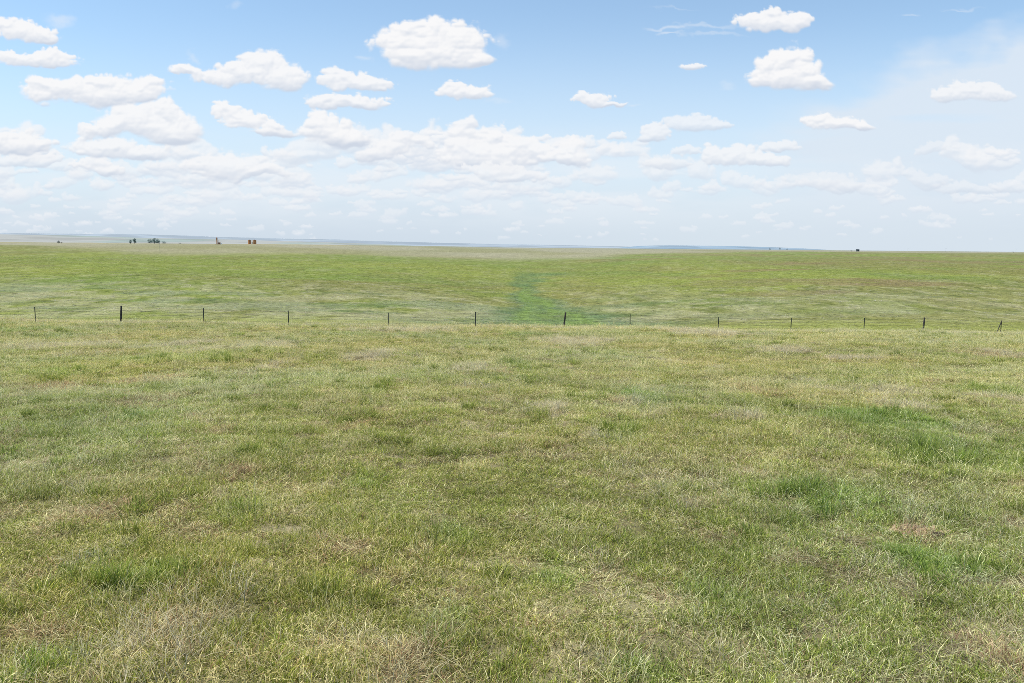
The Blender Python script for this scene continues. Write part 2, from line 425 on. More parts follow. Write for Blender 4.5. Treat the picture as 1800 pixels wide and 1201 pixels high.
def ground_colour(x, y):
    C = lambda *a: np.array(a)
    green, ygreen, olive = C(.168, .205, .052), C(.208, .230, .060), C(.180, .174, .064)
    straw, teal, bright, tan, red = C(.320, .305, .190), C(.090, .150, .074), C(.148, .212, .058), C(.290, .270, .180), C(.190, .145, .080)
    dark = C(.082, .110, .030)
    mixc = lambda a, b, f: a * (1 - f[..., None]) + b * f[..., None]
    ly = np.log(np.maximum(y, 20.0))
    col = np.broadcast_to(green, x.shape + (3,)).copy()
    side = sstep(20, 120, x - 0.05 * y)                      # the right side is browner
    col = mixc(col, ygreen, sstep(-.25, .45, fbm(x / 70, y / 110, 3, 21) - 0.15 * side) * .75)
    col = mixc(col, olive, sstep(-.15, .40, fbm(x / 55, y / 75, 4, 22) + 0.18 * side) * .75)
    col = mixc(col, bright * .9, sstep(.18, .5, fbm(x / 40, y / 60, 3, 23)) * .40)
    # brown and pale streaks at several sizes
    calm = 1 - .55 * sstep(200, 300, y)
    col = mixc(col, straw, sstep(.20, .55, fbm(x / 18, y / 22, 4, 24)) * .34 * calm)
    col = mixc(col, straw, sstep(.06, .46, fbm(x / 2.6, y / 5.0, 3, 25)) * .46 * calm)
    col = mixc(col, dark, sstep(.06, .48, fbm(x / 3.4, y / 6.0, 3, 26)) * .55 * calm)
    col = mixc(col, red, sstep(.15, .42, fbm(x / 45, y / 30, 4, 27)) * (.18 + .42 * side))
    # valley floor: pale dead grass with bluish green streaks
    floor_ = sstep(118, 150, y) * (1 - sstep(185, 255, y + 26 * fbm(x / 40, y / 40, 3, 28)))
    leftish = 1 - 0.62 * sstep(20, 70, x)
    col = mixc(col, straw * C(.92, .95, .86), floor_ * leftish * sstep(-.45, .25, fbm(x / 9, y / 9, 4, 29)) * .72)
    tealb = sstep(.02, .34, fbm(x / 34, y / 13, 3, 30)) * sstep(125, 150, y) * (1 - sstep(205, 250, y)) * leftish
    col = mixc(col, teal, tealb * .32)
    # the swale
    xs = np.interp(y, SW_Y, SW_X)
    wob = np.clip(y / 45, 2, 6) * fbm(x / 16, y / 22, 4, 32)
    dx = np.abs(x - xs + wob)
    hw = np.interp(y, [120, 150, 190, 205, 235, 260, 306, 366, 430, 520], [40, 27, 18, 14, 9, 6, 5, 7, 5, 0])
    inr = 1 - sstep(hw * .45, hw * 1.15, dx)
    rag = 0.72 + 0.28 * sstep(-.3, .3, fbm(x / 6, y / 9, 4, 33))
    col = mixc(col, teal, inr * rag * sstep(110, 140, y) * (1 - sstep(330, 460, y)) * .72)
    hc = np.interp(y, [120, 150, 190, 205, 235, 255, 300, 420], [22, 14, 9.5, 7, 4.6, 2.8, 1.9, 1.3])
    core = 1 - sstep(hc * .62, hc * 1.08, np.abs(x - xs + .5 * wob))
    col = mixc(col, bright, core * sstep(115, 135, y) * (1 - sstep(270, 340, y)) * (.60 + .75 * fbm(x / 2.6, y / 8, 3, 39)).clip(0, .80))
    branch = np.exp(-((x - 17) / 12) ** 2 - ((y - 392) / 14) ** 2)
    col = mixc(col, teal, branch * .6)
    # strip just over the brow by the fence
    col = mixc(col, ygreen * 1.05, (1 - sstep(128, 162, y + 12 * fbm(x / 25, y / 25, 3, 34))) * sstep(56, 66, y) * .85)
    # the plain beyond turns tan, then distance haze is mixed into its colour as grey
    yt = np.interp(x / np.maximum(y, 1), [-.9, -.64, -.43, -.2, 0, .2, .6], [760, 680, 520, 545, 580, 720, 950])
    tanf = sstep(-50, 90, y - yt + 110 * fbm(x / 150, y / 300, 3, 35))
    col = mixc(col, mixc(np.broadcast_to(tan, col.shape), olive * 1.1, sstep(-.1, .5, fbm(x / 160, y / 320, 4, 36)) * .6), tanf * .92)
    gold = np.exp(-((y - 1010) / 70) ** 2) * sstep(60, 200, -x)
    col = mixc(col, C(.34, .29, .15), gold * .6)
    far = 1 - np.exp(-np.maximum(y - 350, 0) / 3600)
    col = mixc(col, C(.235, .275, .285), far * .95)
    # near field soil and litter, soil darkened for shade between the stems
    near = 1 - sstep(52, 60, y)
    soil = mixc(np.broadcast_to(C(.085, .072, .034), col.shape), C(.30, .255, .165), sstep(-.2, .45, fbm(x / .5, y / .5, 4, 37)))
    soil = mixc(soil, C(.20, .20, .075), sstep(-.2, .5, fbm(x / 2.3, y / 2.3, 3, 38)) * .4)
    col = mixc(col, soil, near)
    return col * C(1.06, 1.04, 1.0)


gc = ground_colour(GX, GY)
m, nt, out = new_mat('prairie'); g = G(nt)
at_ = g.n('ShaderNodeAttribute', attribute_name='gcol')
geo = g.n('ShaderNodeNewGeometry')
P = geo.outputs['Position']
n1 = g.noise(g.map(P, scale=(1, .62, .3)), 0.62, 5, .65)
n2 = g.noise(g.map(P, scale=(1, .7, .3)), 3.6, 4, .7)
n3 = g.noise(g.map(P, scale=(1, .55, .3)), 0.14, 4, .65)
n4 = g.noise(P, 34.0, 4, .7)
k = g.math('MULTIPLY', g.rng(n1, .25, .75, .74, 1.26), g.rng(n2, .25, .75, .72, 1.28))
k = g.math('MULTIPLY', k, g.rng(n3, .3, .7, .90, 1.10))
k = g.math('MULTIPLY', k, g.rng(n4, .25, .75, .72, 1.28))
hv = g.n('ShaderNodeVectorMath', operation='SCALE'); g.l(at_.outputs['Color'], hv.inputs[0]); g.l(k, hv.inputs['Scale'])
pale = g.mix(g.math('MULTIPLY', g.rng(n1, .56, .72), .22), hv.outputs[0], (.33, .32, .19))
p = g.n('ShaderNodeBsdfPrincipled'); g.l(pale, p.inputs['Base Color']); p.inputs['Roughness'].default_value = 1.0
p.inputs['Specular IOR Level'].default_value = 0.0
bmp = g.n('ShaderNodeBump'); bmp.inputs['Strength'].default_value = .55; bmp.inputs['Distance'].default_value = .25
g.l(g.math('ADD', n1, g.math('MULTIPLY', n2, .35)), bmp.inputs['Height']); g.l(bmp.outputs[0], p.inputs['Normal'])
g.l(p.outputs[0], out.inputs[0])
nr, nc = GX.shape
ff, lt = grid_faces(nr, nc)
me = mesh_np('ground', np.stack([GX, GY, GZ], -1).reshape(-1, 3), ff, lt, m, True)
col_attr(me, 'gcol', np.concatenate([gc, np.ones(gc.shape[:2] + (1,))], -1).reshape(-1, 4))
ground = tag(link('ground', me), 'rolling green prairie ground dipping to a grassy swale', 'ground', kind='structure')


# ------------------------------------------------------------------ far hills, each a long low swell of land with haze mixed into its colour
def hills(name, label, Y0, depth, pts, c1, c2, seed, nx=420):
    """pts: (photo column, pixels above eye level) of the crest"""
    px = np.array([a for a, b in pts], float); hp = np.array([b for a, b in pts], float)
    us = np.linspace(px[0], px[-1], nx); vs = np.linspace(-1, 1, 60)
    U, V = np.meshgrid(us, vs)
    Y = Y0 + V * depth
    X = (U - PW / 2) / FPX * Y0 * 1.0 + 0 * Y
    h = 0
    for k in (-24, 0, 24): h = h + np.interp(U + k, px, hp) / 3
    top = h / FPX * Y0 + EYE
    prof = np.cos(np.clip(V, -1, 1) * math.pi / 2) ** 1.3
    Z = top * prof * (1 + .10 * fbm(U / 110, V * 1.6, 4, seed) * (1 - np.exp(-(V / .25) ** 2))) + np.sign(V) * 0 + .04 * top * fbm(U / 60, V * 3, 3, seed + 4) * prof - 8 * (1 - prof)
    f1 = sstep(-.2, .35, fbm(U / 120, V * 2.6 + 5, 4, seed + 7))[..., None]
    f2 = sstep(.0, .25, fbm(U / 60, V * 6 + 9, 3, seed + 9))[..., None]
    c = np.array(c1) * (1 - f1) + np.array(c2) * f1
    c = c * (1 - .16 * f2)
    m, nt, out = new_mat(name + '_land'); g = G(nt)
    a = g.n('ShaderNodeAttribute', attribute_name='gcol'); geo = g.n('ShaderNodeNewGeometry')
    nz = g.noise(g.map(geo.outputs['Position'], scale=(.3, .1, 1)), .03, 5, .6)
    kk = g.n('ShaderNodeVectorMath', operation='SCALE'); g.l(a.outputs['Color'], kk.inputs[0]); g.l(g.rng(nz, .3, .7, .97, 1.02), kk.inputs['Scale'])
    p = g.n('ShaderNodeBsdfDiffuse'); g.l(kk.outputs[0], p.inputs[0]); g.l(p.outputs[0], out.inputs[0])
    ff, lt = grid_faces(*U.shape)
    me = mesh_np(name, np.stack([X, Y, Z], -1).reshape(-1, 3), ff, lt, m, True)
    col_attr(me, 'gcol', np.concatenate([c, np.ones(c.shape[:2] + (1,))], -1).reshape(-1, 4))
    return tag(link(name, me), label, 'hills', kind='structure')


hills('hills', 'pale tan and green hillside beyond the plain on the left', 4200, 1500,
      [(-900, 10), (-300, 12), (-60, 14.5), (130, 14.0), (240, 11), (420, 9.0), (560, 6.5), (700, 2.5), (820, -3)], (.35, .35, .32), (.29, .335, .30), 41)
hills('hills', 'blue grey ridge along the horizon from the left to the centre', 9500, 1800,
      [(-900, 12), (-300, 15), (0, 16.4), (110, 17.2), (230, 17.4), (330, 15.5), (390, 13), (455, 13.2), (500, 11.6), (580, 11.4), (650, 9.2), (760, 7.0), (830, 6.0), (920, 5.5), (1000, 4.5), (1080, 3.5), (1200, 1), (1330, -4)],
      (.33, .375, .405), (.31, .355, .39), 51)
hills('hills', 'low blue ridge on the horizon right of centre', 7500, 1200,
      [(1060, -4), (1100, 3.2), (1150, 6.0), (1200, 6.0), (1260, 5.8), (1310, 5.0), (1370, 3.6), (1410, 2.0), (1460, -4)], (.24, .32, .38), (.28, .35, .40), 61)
# ------------------------------------------------------------------ mesh building
class MB:
    def __init__(self): self.v, self.f = [], []
    def add(self, vs, fs):
        b = len(self.v); self.v += [tuple(q) for q in vs]; self.f += [tuple(i + b for i in f) for f in fs]; return self
    def box(self, c, s, rz=0.0, taper=1.0):
        x, y, z = s[0] / 2, s[1] / 2, s[2] / 2; co, si = math.cos(rz), math.sin(rz); vs = []
        for k, zz in ((1, -z), (taper, z)):
            for sx, sy in ((-1, -1), (1, -1), (1, 1), (-1, 1)):
                a, b = sx * x * k, sy * y * k
                vs.append((c[0] + a * co - b * si, c[1] + a * si + b * co, c[2] + zz))
        return self.add(vs, [(3, 2, 1, 0), (4, 5, 6, 7), (0, 1, 5, 4), (1, 2, 6, 5), (2, 3, 7, 6), (3, 0, 4, 7)])
    def tube(self, pts, rad, n=8, cap=True):
        pts = [Vector(q) for q in pts]; rad = rad if isinstance(rad, (list, tuple)) else [rad] * len(pts); vs = []; fs = []
        for i, q in enumerate(pts):
            d = (pts[min(i + 1, len(pts) - 1)] - pts[max(i - 1, 0)]).normalized()
            a = d.orthogonal().normalized(); b = d.cross(a)
            for j in range(n):
                t = 2 * math.pi * j / n
                vs.append(q + (a * math.cos(t) + b * math.sin(t)) * rad[i])
        for i in range(len(pts) - 1):
            for j in range(n):
                fs.append((i * n + j, i * n + (j + 1) % n, (i + 1) * n + (j + 1) % n, (i + 1) * n + j))
        if cap: fs += [tuple(range(n))[::-1], tuple((len(pts) - 1) * n + j for j in range(n))]
        return self.add(vs, fs)
    def lathe(self, prof, n=24, c=(0, 0, 0)):
        vs = []; fs = []
        for r, z in prof:
            for j in range(n):
                t = 2 * math.pi * j / n; vs.append((c[0] + r * math.cos(t), c[1] + r * math.sin(t), c[2] + z))
        for i in range(len(prof) - 1):
            for j in range(n): fs.append((i * n + j, i * n + (j + 1) % n, (i + 1) * n + (j + 1) % n, (i + 1) * n + j))
        fs.append(tuple((len(prof) - 1) * n + j for j in range(n))); fs.append(tuple(range(n))[::-1])
        return self.add(vs, fs)
    def build(self, name, mat, parent=None, smooth=False):
        me = bpy.data.meshes.new(name); me.from_pydata([tuple(q) for q in self.v], [], self.f); me.update()
        bm = bmesh.new(); bm.from_mesh(me); bmesh.ops.recalc_face_normals(bm, faces=bm.faces); bm.to_mesh(me); bm.free()
        if smooth:
            me.polygons.foreach_set('use_smooth', [True] * len(me.polygons))
        me.materials.append(mat)
        return link(name, me, parent)


MAT = dict(
    steel=simple_mat('green_steel', (.040, .046, .036), .6, .4, 9),
    wood=simple_mat('old_post_wood', (.050, .043, .036), .95, .4, 12),
    wire=simple_mat('rusted_wire', (.13, .11, .09), .7, .3, 20),
    rust=simple_mat('rust_brown_paint', (.38, .17, .062), .6, .3, 1.2),
    dkrust=simple_mat('dark_brown_paint', (.20, .095, .050), .6, .3, 1.0),
    pale=simple_mat('pale_paint', (.62, .56, .46), .6, .12, 1.5),
    white=simple_mat('white_paint', (.78, .78, .76), .5, .06, 1.5),
    shed=simple_mat('dark_slate_boards', (.050, .068, .080), .85, .3, 1.5),
    shedroof=simple_mat('dark_roof_sheet', (.065, .080, .092), .6, .2, 1.5),
    glass=simple_mat('dark_window', (.02, .025, .03), .2, .1, 1),
    pole=simple_mat('grey_pole_wood', (.16, .16, .14), .9, .2, 3),
    palepole=simple_mat('hazed_pole_wood', (.26, .27, .23), .9, .2, 3),  # wood colour lightened to stand for distance haze
    bark=simple_mat('bark', (.07, .055, .04), .95, .3, 4),
    dirt=simple_mat('reddish_soil', (.36, .25, .155), 1.0, .45, 14),
    gravel=simple_mat('ochre_gravel', (.36, .27, .15), 1.0, .2, .6),
    burrow_shade=simple_mat('shaded_burrow', (.05, .03, .018), 1.0, .3, 10),
)

# ------------------------------------------------------------------ the fence along the brow
# photo column, photo row of the foot, kind
POSTS = [(62, 567, 't'), (212, 568, 'w'), (358, 567, 't'), (507, 567, 't'), (683, 568, 't'), (836, 571, 't'), (991, 573, 'w'), (1108, 575, 't'),
         (1263, 577, 't'), (1391, 582, 't'), (1520, 583, 't'), (1624, 586, 'w'), (1761, 584, 'b')]
fence = empty('wire_fence', (0, 0, 0))
tag(fence, 'wire fence on dark posts running across the grassy brow', 'fence')
tops = []


def t_post(h):
    m_ = MB()
    m_.box((0, 0, h / 2 - .15), (.060, .012, h + .3)); m_.box((0, .026, h / 2 - .15), (.012, .040, h + .3))
    for k in range(9): m_.box((0, -.010, .22 + k * (h - .3) / 8), (.022, .008, .03))
    m_.box((0, .006, h + .012), (.062, .046, .02))
    return m_


def wood_post(h, lean, f=1.0):
    return MB().tube([(-lean * .2, 0, -.25), (0, 0, 0), (lean * .5, .005, h * .5), (lean, 0, h * .98), (lean, 0, h)], [.074 * f, .070 * f, .064 * f, .058 * f, .04 * f], 12)


t_me = None
for i, (px, py, kd) in enumerate(POSTS):
    Y = 56.0 + 5.0 * px / 1800
    q = at(px, Y)
    hgt = {'t': 1.10, 'w': 1.24, 'b': 1.05}[kd] * (1 + .035 * math.sin(i * 2.7))
    if kd == 't':
        o = t_post(hgt).build('post', MAT['steel'], fence)
        o.rotation_euler = (R_(random.uniform(-1, 1)), R_(random.uniform(-1.2, 1.2)), R_(random.uniform(-12, 12)))
    else:
        lean = {212: .09, 991: .13, 1624: .05, 1761: -.01}[px]
        o = wood_post(hgt, lean, .5 if kd == 'b' else 1).build('post', MAT['wood'], fence, True)
        o['label'] = {212: 'thick dark wooden fence post leaning right, near the left end', 991: 'thick wooden fence post leaning right in front of the swale',
                      1624: 'tallest dark wooden fence post on the right', 1761: 'upright of the wooden brace at the right end'}[px]
        if kd == 'b':
            b_ = MB().tube([(-.40, -.02, -.1), (-.36, -.02, 0), (-.03, -.02, hgt * .92)], [.034, .034, .03], 10).build('brace', MAT['wood'], fence, True)
            b_.location = q
    o.location = q
    tops.append((q, hgt))
# wires: four strands, sagging a little, going on past the frame both ways
ends = [at(-420, 55.2)] + [q for q, _ in tops] + [at(2150, 62)]
hs = [1.08] + [h for _, h in tops] + [1.08]
for hfrac in (.95, .74, .53, .30):
    m_ = MB(); pts = []
    for (a, ha), (b, hb) in zip(zip(ends[:-1], hs[:-1]), zip(ends[1:], hs[1:])):
        for k in range(6):
            t = k / 6; z = (a[2] + ha * hfrac) * (1 - t) + (b[2] + hb * hfrac) * t - .05 * math.sin(math.pi * t)
            pts.append((a[0] * (1 - t) + b[0] * t, a[1] * (1 - t) + b[1] * t - .05, z))
    m_.tube(pts, .0045, 5, False)
    for i in range(0, len(pts) - 1):
        for k in range(10):
            t = (k + .5) / 10; c = [pts[i][j] * (1 - t) + pts[i + 1][j] * t for j in range(3)]
            m_.box(c, (.006, .05, .006), .6); m_.box(c, (.006, .006, .05))
    m_.build('wire', MAT['wire'], fence)


# ------------------------------------------------------------------ far things on the plain
def leaf_mat(name, c):
    m, nt, out = new_mat(name); g = G(nt)
    geo = g.n('ShaderNodeNewGeometry')
    col = g.mix(geo.outputs['Random Per Island'], tuple(k * .6 for k in c), tuple(k * 1.35 for k in c))
    d = g.n('ShaderNodeBsdfDiffuse'); g.l(col, d.inputs[0]); t = g.n('ShaderNodeBsdfTranslucent'); g.l(col, t.inputs[0])
    mx = g.n('ShaderNodeMixShader'); mx.inputs[0].default_value = .25
    g.l(d.outputs[0], mx.inputs[1]); g.l(t.outputs[0], mx.inputs[2]); g.l(mx.outputs[0], out.inputs[0])
    return m


LEAF = leaf_mat('bluish_leaves', (.115, .185, .170)); LEAF_D = leaf_mat('dark_leaves', (.075, .110, .095))


def tree(name, label, cat, pos, hgt, wid, seed, leaf, group=None, n=900, low=.12):
    rg = np.random.default_rng(seed)
    root = empty(name, pos); tag(root, label, cat, group)
    tr = MB()
    stems = 2 if hgt > 3 else 4
    lobes = []
    for k in range(6):
        a = rg.uniform(0, 6.28); lobes.append((Vector((wid * .28 * math.cos(a), wid * .28 * math.sin(a), hgt * rg.uniform(.22, .5))), .22))
    for s_ in range(stems):
        a = rg.uniform(0, 6.28); lx = wid * .14 * math.cos(a) * (s_ + .3); ly_ = wid * .14 * math.sin(a) * (s_ + .3)
        tr.tube([(lx * .3, ly_ * .3, -.3), (lx * .5, ly_ * .5, hgt * .2), (lx, ly_, hgt * .45), (lx * 1.4, ly_ * 1.4, hgt * .8)], [hgt * .035, hgt * .028, hgt * .020, hgt * .006], 8)
        for b in range(5):
            t = rg.uniform(.08, .8); aa = rg.uniform(0, 6.28); L = wid * rg.uniform(.2, .42)
            p0 = Vector((lx * t * 1.3, ly_ * t * 1.3, hgt * t * .8)); p1 = p0 + Vector((math.cos(aa) * L, math.sin(aa) * L, hgt * rg.uniform(.08, .2)))
            tr.tube([p0, (p0 + p1) / 2 + Vector((0, 0, .05 * hgt)), p1], [hgt * .014, hgt * .010, hgt * .004], 6); lobes.append((p1, rg.uniform(.14, .24)))
        lobes.append((Vector((lx * 1.4, ly_ * 1.4, hgt * .82)), .2))
    tr.build('trunk', MAT['bark'], root)
    vs = []; fs = []
    for k in range(n):
        c, r = lobes[int(rg.integers(len(lobes)))]
        d = rg.normal(size=3); d /= np.linalg.norm(d); r_ = r * rg.uniform(.3, 1.0) ** .5
        q = np.array(c) + d * np.array((wid, wid, hgt * .95)) * r_
        q[2] = max(q[2], hgt * low * rg.uniform(.6, 1.3))
        sz = hgt * rg.uniform(.022, .045); u = rg.normal(size=3); u /= np.linalg.norm(u); v_ = np.cross(u, rg.normal(size=3)); v_ /= np.linalg.norm(v_)
        b = len(vs); vs += [q - u * sz, q + v_ * sz * .6, q + u * sz, q - v_ * sz * .6]; fs.append((b, b + 1, b + 2, b + 3))
    MB().add(vs, fs).build('crown', leaf, root)
    return root


GRP = 'trees beyond the plain edge on the left'
TR = [(236, 960, 4.8, 4.2, 'small blue-green tree, leftmost of the far row of trees'),
      (242.5, 965, 6.4, 4.6, 'upright tree standing just right of the leftmost far tree'),
      (269.5, 950, 5.8, 6.2, 'left tree of the tight blue-green far clump'),
      (276.5, 955, 6.8, 7.0, 'tallest middle tree of the tight blue-green far clump'),
      (283.5, 948, 6.2, 5.8, 'right tree of the tight blue-green far clump'),
      (294.0, 952, 3.4, 5.0, 'low round tree just right of the tight far clump')]
for i, (px, Y, h_, w_, lb) in enumerate(TR):
    tree('tree', lb, 'tree', at(px, Y), h_, w_, 300 + i, LEAF, GRP)
tree('bush', 'dark round bush on the plain edge at the far left', 'bush', at(110.5, 930), 3.4, 3.4, 320, LEAF_D)
tree('bush', 'brownish low bush touching the dark bush at the far left', 'bush', at(115.0, 934), 2.0, 2.6, 321, leaf_mat('brown_leaves', (.12, .095, .08)), n=500)
tree('bush', 'flat dark bush between the far clump of trees and the brown tower', 'bush', at(322, 960), 1.7, 5.2, 322, LEAF_D, n=600, low=.2)
for i, (px, h_, lb) in enumerate(((1347.5, 7.5, 'leftmost of the three tiny trees in front of the low blue ridge'), (1365, 8.5, 'middle tree of the three tiny trees in front of the low blue ridge'),
                                  (1377.5, 6.0, 'rightmost of the three tiny trees in front of the low blue ridge'))):
    tree('tree', lb, 'tree', at(px, 2700), h_, h_ * .75, 340 + i, leaf_mat('hazy_leaves', (.065, .105, .115)), 'tiny trees before the blue ridge', n=500)
tree('bush', 'tiny dark bush just left of the lone dark shed', 'bush', at(1490, 1250), 2.0, 2.4, 350, LEAF_D, n=400)
tree('bush', 'tiny dark bush on the flat horizon at the far right', 'bush', at(1772, 1400), 2.0, 3.0, 351, LEAF_D, n=400)


def brown_tower(px, Y):
    root = empty('processing_tower', at(px, Y), R_(8)); tag(root, 'tall rust brown steel tower with a low base on the plain', 'tower')
    MB().box((1.2, 0, .25), (5.6, 2.4, .5)).build('skid', MAT['dkrust'], root)
    MB().lathe([(.66, .5), (.66, 7.4), (.6, 7.75), (.4, 8.05), (.2, 8.15), (.2, 8.6)], 20).build('vessel', MAT['rust'], root, False)
    MB().box((2.7, 0, 1.35), (2.4, 2.1, 1.7)).box((2.7, 0, 2.27), (2.6, 2.3, .12)).build('cabin', MAT['dkrust'], root)
    l = MB()
    for s_ in (-.22, .22): l.tube([(s_, -.94, .5), (s_, -.94, 8.0)], .03, 6)
    for k in range(22): l.tube([(-.22, -.94, .8 + k * .32), (.22, -.94, .8 + k * .32)], .02, 5)
    l.build('ladder', MAT['dkrust'], root)
    pl = MB().lathe([(.8, 6.1), (1.25, 6.1), (1.25, 6.18), (.8, 6.18)], 20)
    for k in range(10):
        a = k * .628; pl.tube([(1.2 * math.cos(a), 1.2 * math.sin(a), 6.18), (1.2 * math.cos(a), 1.2 * math.sin(a), 7.1)], .025, 5)
    pl.build('platform', MAT['dkrust'], root)
    MB().tube([(.7, .3, 5.2), (1.5, .4, 5.2), (1.6, .4, 5.0), (1.6, .4, .9), (1.9, .4, .9)], .09, 8).build('pipe', MAT['rust'], root)


brown_tower(386.0, 950)
tk = empty('water_tank', at(393.6, 946)); tag(tk, 'small white tank at the foot of the brown tower', 'tank')
MB().lathe([(.72, 0), (.72, 1.4), (.6, 1.62), (.2, 1.75)], 18).build('shell', MAT['white'], tk)
MB().lathe([(.2, 1.75), (.2, 1.86)], 12).build('lid', MAT['pale'], tk)


def storage_tank(px, Y, r, h, label, mat, band):
    root = empty('storage_tank', at(px, Y)); tag(root, label, 'tank', 'brown storage tanks on the plain')
    MB().lathe([(r, 0), (r, h)], 28).build('shell', mat, root)
    MB().lathe([(r + .06, h), (r + .06, h + .08), (r * .5, h + .35), (.25, h + .45), (.25, h + .62)], 28).build('roof', MAT['dkrust'], root)
    for z in (.05, h * .5): MB().lathe([(r + .012, z), (r + .03, z + .02), (r + .03, z + .12), (r + .012, z + .14)], 28).build('band', MAT['rust'], root)
    l = MB()
    for s_ in (-.2, .2): l.tube([(s_, -r - .15, 0), (s_, -r - .15, h + .9)], .03, 6)
    for k in range(int(h / .35)): l.tube([(-.2, -r - .15, .3 + k * .35), (.2, -r - .15, .3 + k * .35)], .02, 5)
    l.build('ladder', MAT['pale'], root)
    MB().box((r * .55, -r * .86, .7), (.5, .25, .6), R_(30)).build('hatch', MAT['rust'], root)
    return root


storage_tank(442.6, 952, 1.75, 5.0, 'left brown storage tank of the pair on the plain', MAT['rust'], 1)
storage_tank(451.4, 950, 2.0, 5.0, 'right brown storage tank of the pair on the plain', MAT['rust'], 1)
cw = empty('walkway', at(447.0, 947)); tag(cw, 'pale steel walkway and stair between the two brown tanks', 'walkway')
MB().box((0, 0, 4.2), (3.2, .9, .12)).build('deck', MAT['pale'], cw)
st = MB()
for k in range(14): st.box((-.2 + k * 0.03, -.9 - k * .16 + 1.0, 4.1 - k * .29), (.8, .26, .05))
st.build('stair', MAT['pale'], cw)
for sx in (-1.5, 1.5): MB().box((sx, 0, 2.07), (.14, .14, 4.14)).build('leg', MAT['pale'], cw)
rl = MB()
for sy in (-.42, .42):
    rl.tube([(-1.6, sy, 5.2), (1.6, sy, 5.2)], .03, 6)
    for k in range(5): rl.tube([(-1.6 + k * .8, sy, 4.26), (-1.6 + k * .8, sy, 5.2)], .025, 5)
rl.build('railing', MAT['pale'], cw)
MB().box((0, .6, 1.6), (1.5, .5, 3.2)).build('panel', MAT['pale'], cw)
# bermed gravel pad under the tanks
q = at(447, 950)
pad = MB().lathe([(9.5, -.4), (8.4, .22), (7.6, .30), (6.8, .05), (0.5, .05)], 40).build('gravel_pad', MAT['gravel'])
pad.location = q; pad.scale = (1, .6, 1); tag(pad, 'low ochre gravel berm around the two brown tanks', 'berm')

# lone dark shed on the right horizon
sh = empty('shed', at(1500.5, 1250), R_(12)); tag(sh, 'lone dark shed on the horizon at the right', 'shed')
MB().box((0, 0, 1.35), (4.0, 3.2, 2.7)).build('wall', MAT['shed'], sh)
MB().add([(-2.25, -1.85, 2.65), (2.25, -1.85, 2.65), (2.25, 1.85, 2.65), (-2.25, 1.85, 2.65), (-2.25, 0, 3.6), (2.25, 0, 3.6)],
         [(3, 2, 1, 0), (0, 1, 5, 4), (2, 3, 4, 5), (0, 4, 3), (1, 2, 5)]).build('roof', MAT['shedroof'], sh)
dr = MB().box((-.8, -1.64, 1.05), (1.0, .08, 2.1)).build('door', MAT['pole'], sh)
MB().box((1.0, -1.63, 1.6), (.9, .06, .8)).build('window', MAT['glass'], sh)


def utility_pole(px, Y, h, label, group, r=.12, mat=None):
    mat = mat or MAT['pole']
    root = empty('utility_pole', at(px, Y), R_(random.uniform(-30, 30))); tag(root, label, 'pole', group)
    MB().tube([(0, 0, -.5), (0, 0, h)], [r, r * .7], 8).build('shaft', mat, root)
    MB().box((0, -.12, h - .7), (1.9, .09, .12)).build('crossarm', mat, root)
    for s_ in (-.85, -.3, .3, .85): MB().lathe([(.03, 0), (.055, .05), (.045, .16), (.02, .2)], 8, (s_, -.12, h - .64)).build('insulator', MAT['white'], root)


utility_pole(286, 560, 6.0, 'single faint pole on the left slope below the clump of trees', None, .06, MAT['palepole'])
for px, lb in ((1588, 'tiny pole on the right horizon nearest the lone shed'), (1654, 'tiny pole midway along the right horizon, second from the lone shed'),
               (1776, 'tiny pole on the right horizon nearest the frame edge')):
    utility_pole(px, 1500, 7.0, lb, 'tiny poles on the right horizon')
# ------------------------------------------------------------------ near grass: tufts of single blades, scattered
GRN = [(.270, .330, .070), (.220, .290, .066), (.330, .360, .090), (.200, .255, .080), (.370, .375, .110)]
STR = [(.60, .54, .32), (.72, .66, .44), (.50, .45, .26), (.68, .63, .46)]
RED = [(.42, .27, .21), (.52, .36, .30), (.30, .19, .15)]
DKG = [(.160, .205, .052), (.200, .245, .058), (.150, .195, .070), (.230, .265, .070)]


def tuft(seed, n, rad, h0, h1, wid, lean, pals, lie=0.0):
    rg = np.random.default_rng(seed); V = []; F = []; Cc = []
    for i in range(n):
        r = rad * math.sqrt(rg.random()); a = rg.uniform(0, 2 * math.pi)
        b = np.array((r * math.cos(a), r * math.sin(a), -.01))
        hh = rg.uniform(h0, h1); da = a + rg.normal() * 1.1
        ln = abs(rg.normal()) * lean + .08
        flat = rg.random() < lie
        if flat: ln = rg.uniform(1.2, 3.0); b[2] = rg.uniform(0, .03)
        dirv = np.array((math.cos(da) * ln, math.sin(da) * ln, 1.0)); dirv /= np.linalg.norm(dirv)
        bend = np.array((math.cos(da), math.sin(da), -.35)) * hh * rg.uniform(.05, .38)
        w_ = wid * rg.uniform(.6, 1.25); sa = rg.uniform(0, math.pi); sd_ = np.array((math.cos(sa), math.sin(sa), 0)) * w_ / 2
        p1 = b + dirv * hh * .55; p2 = b + dirv * hh + bend
        k = len(V)
        V += [b - sd_, b + sd_, p1 - sd_ * .8, p1 + sd_ * .8, p2]
        F += [(k, k + 1, k + 3, k + 2), (k + 2, k + 3, k + 4)]
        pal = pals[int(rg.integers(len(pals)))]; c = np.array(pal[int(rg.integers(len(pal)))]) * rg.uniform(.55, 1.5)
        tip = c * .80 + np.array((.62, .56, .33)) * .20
        Cc += [c * .40, c * .40, c * 1.04, c * 1.04, tip * 1.25]  # shade low in the tuft painted as dark bases, lit tips brighter
    return V, F, Cc


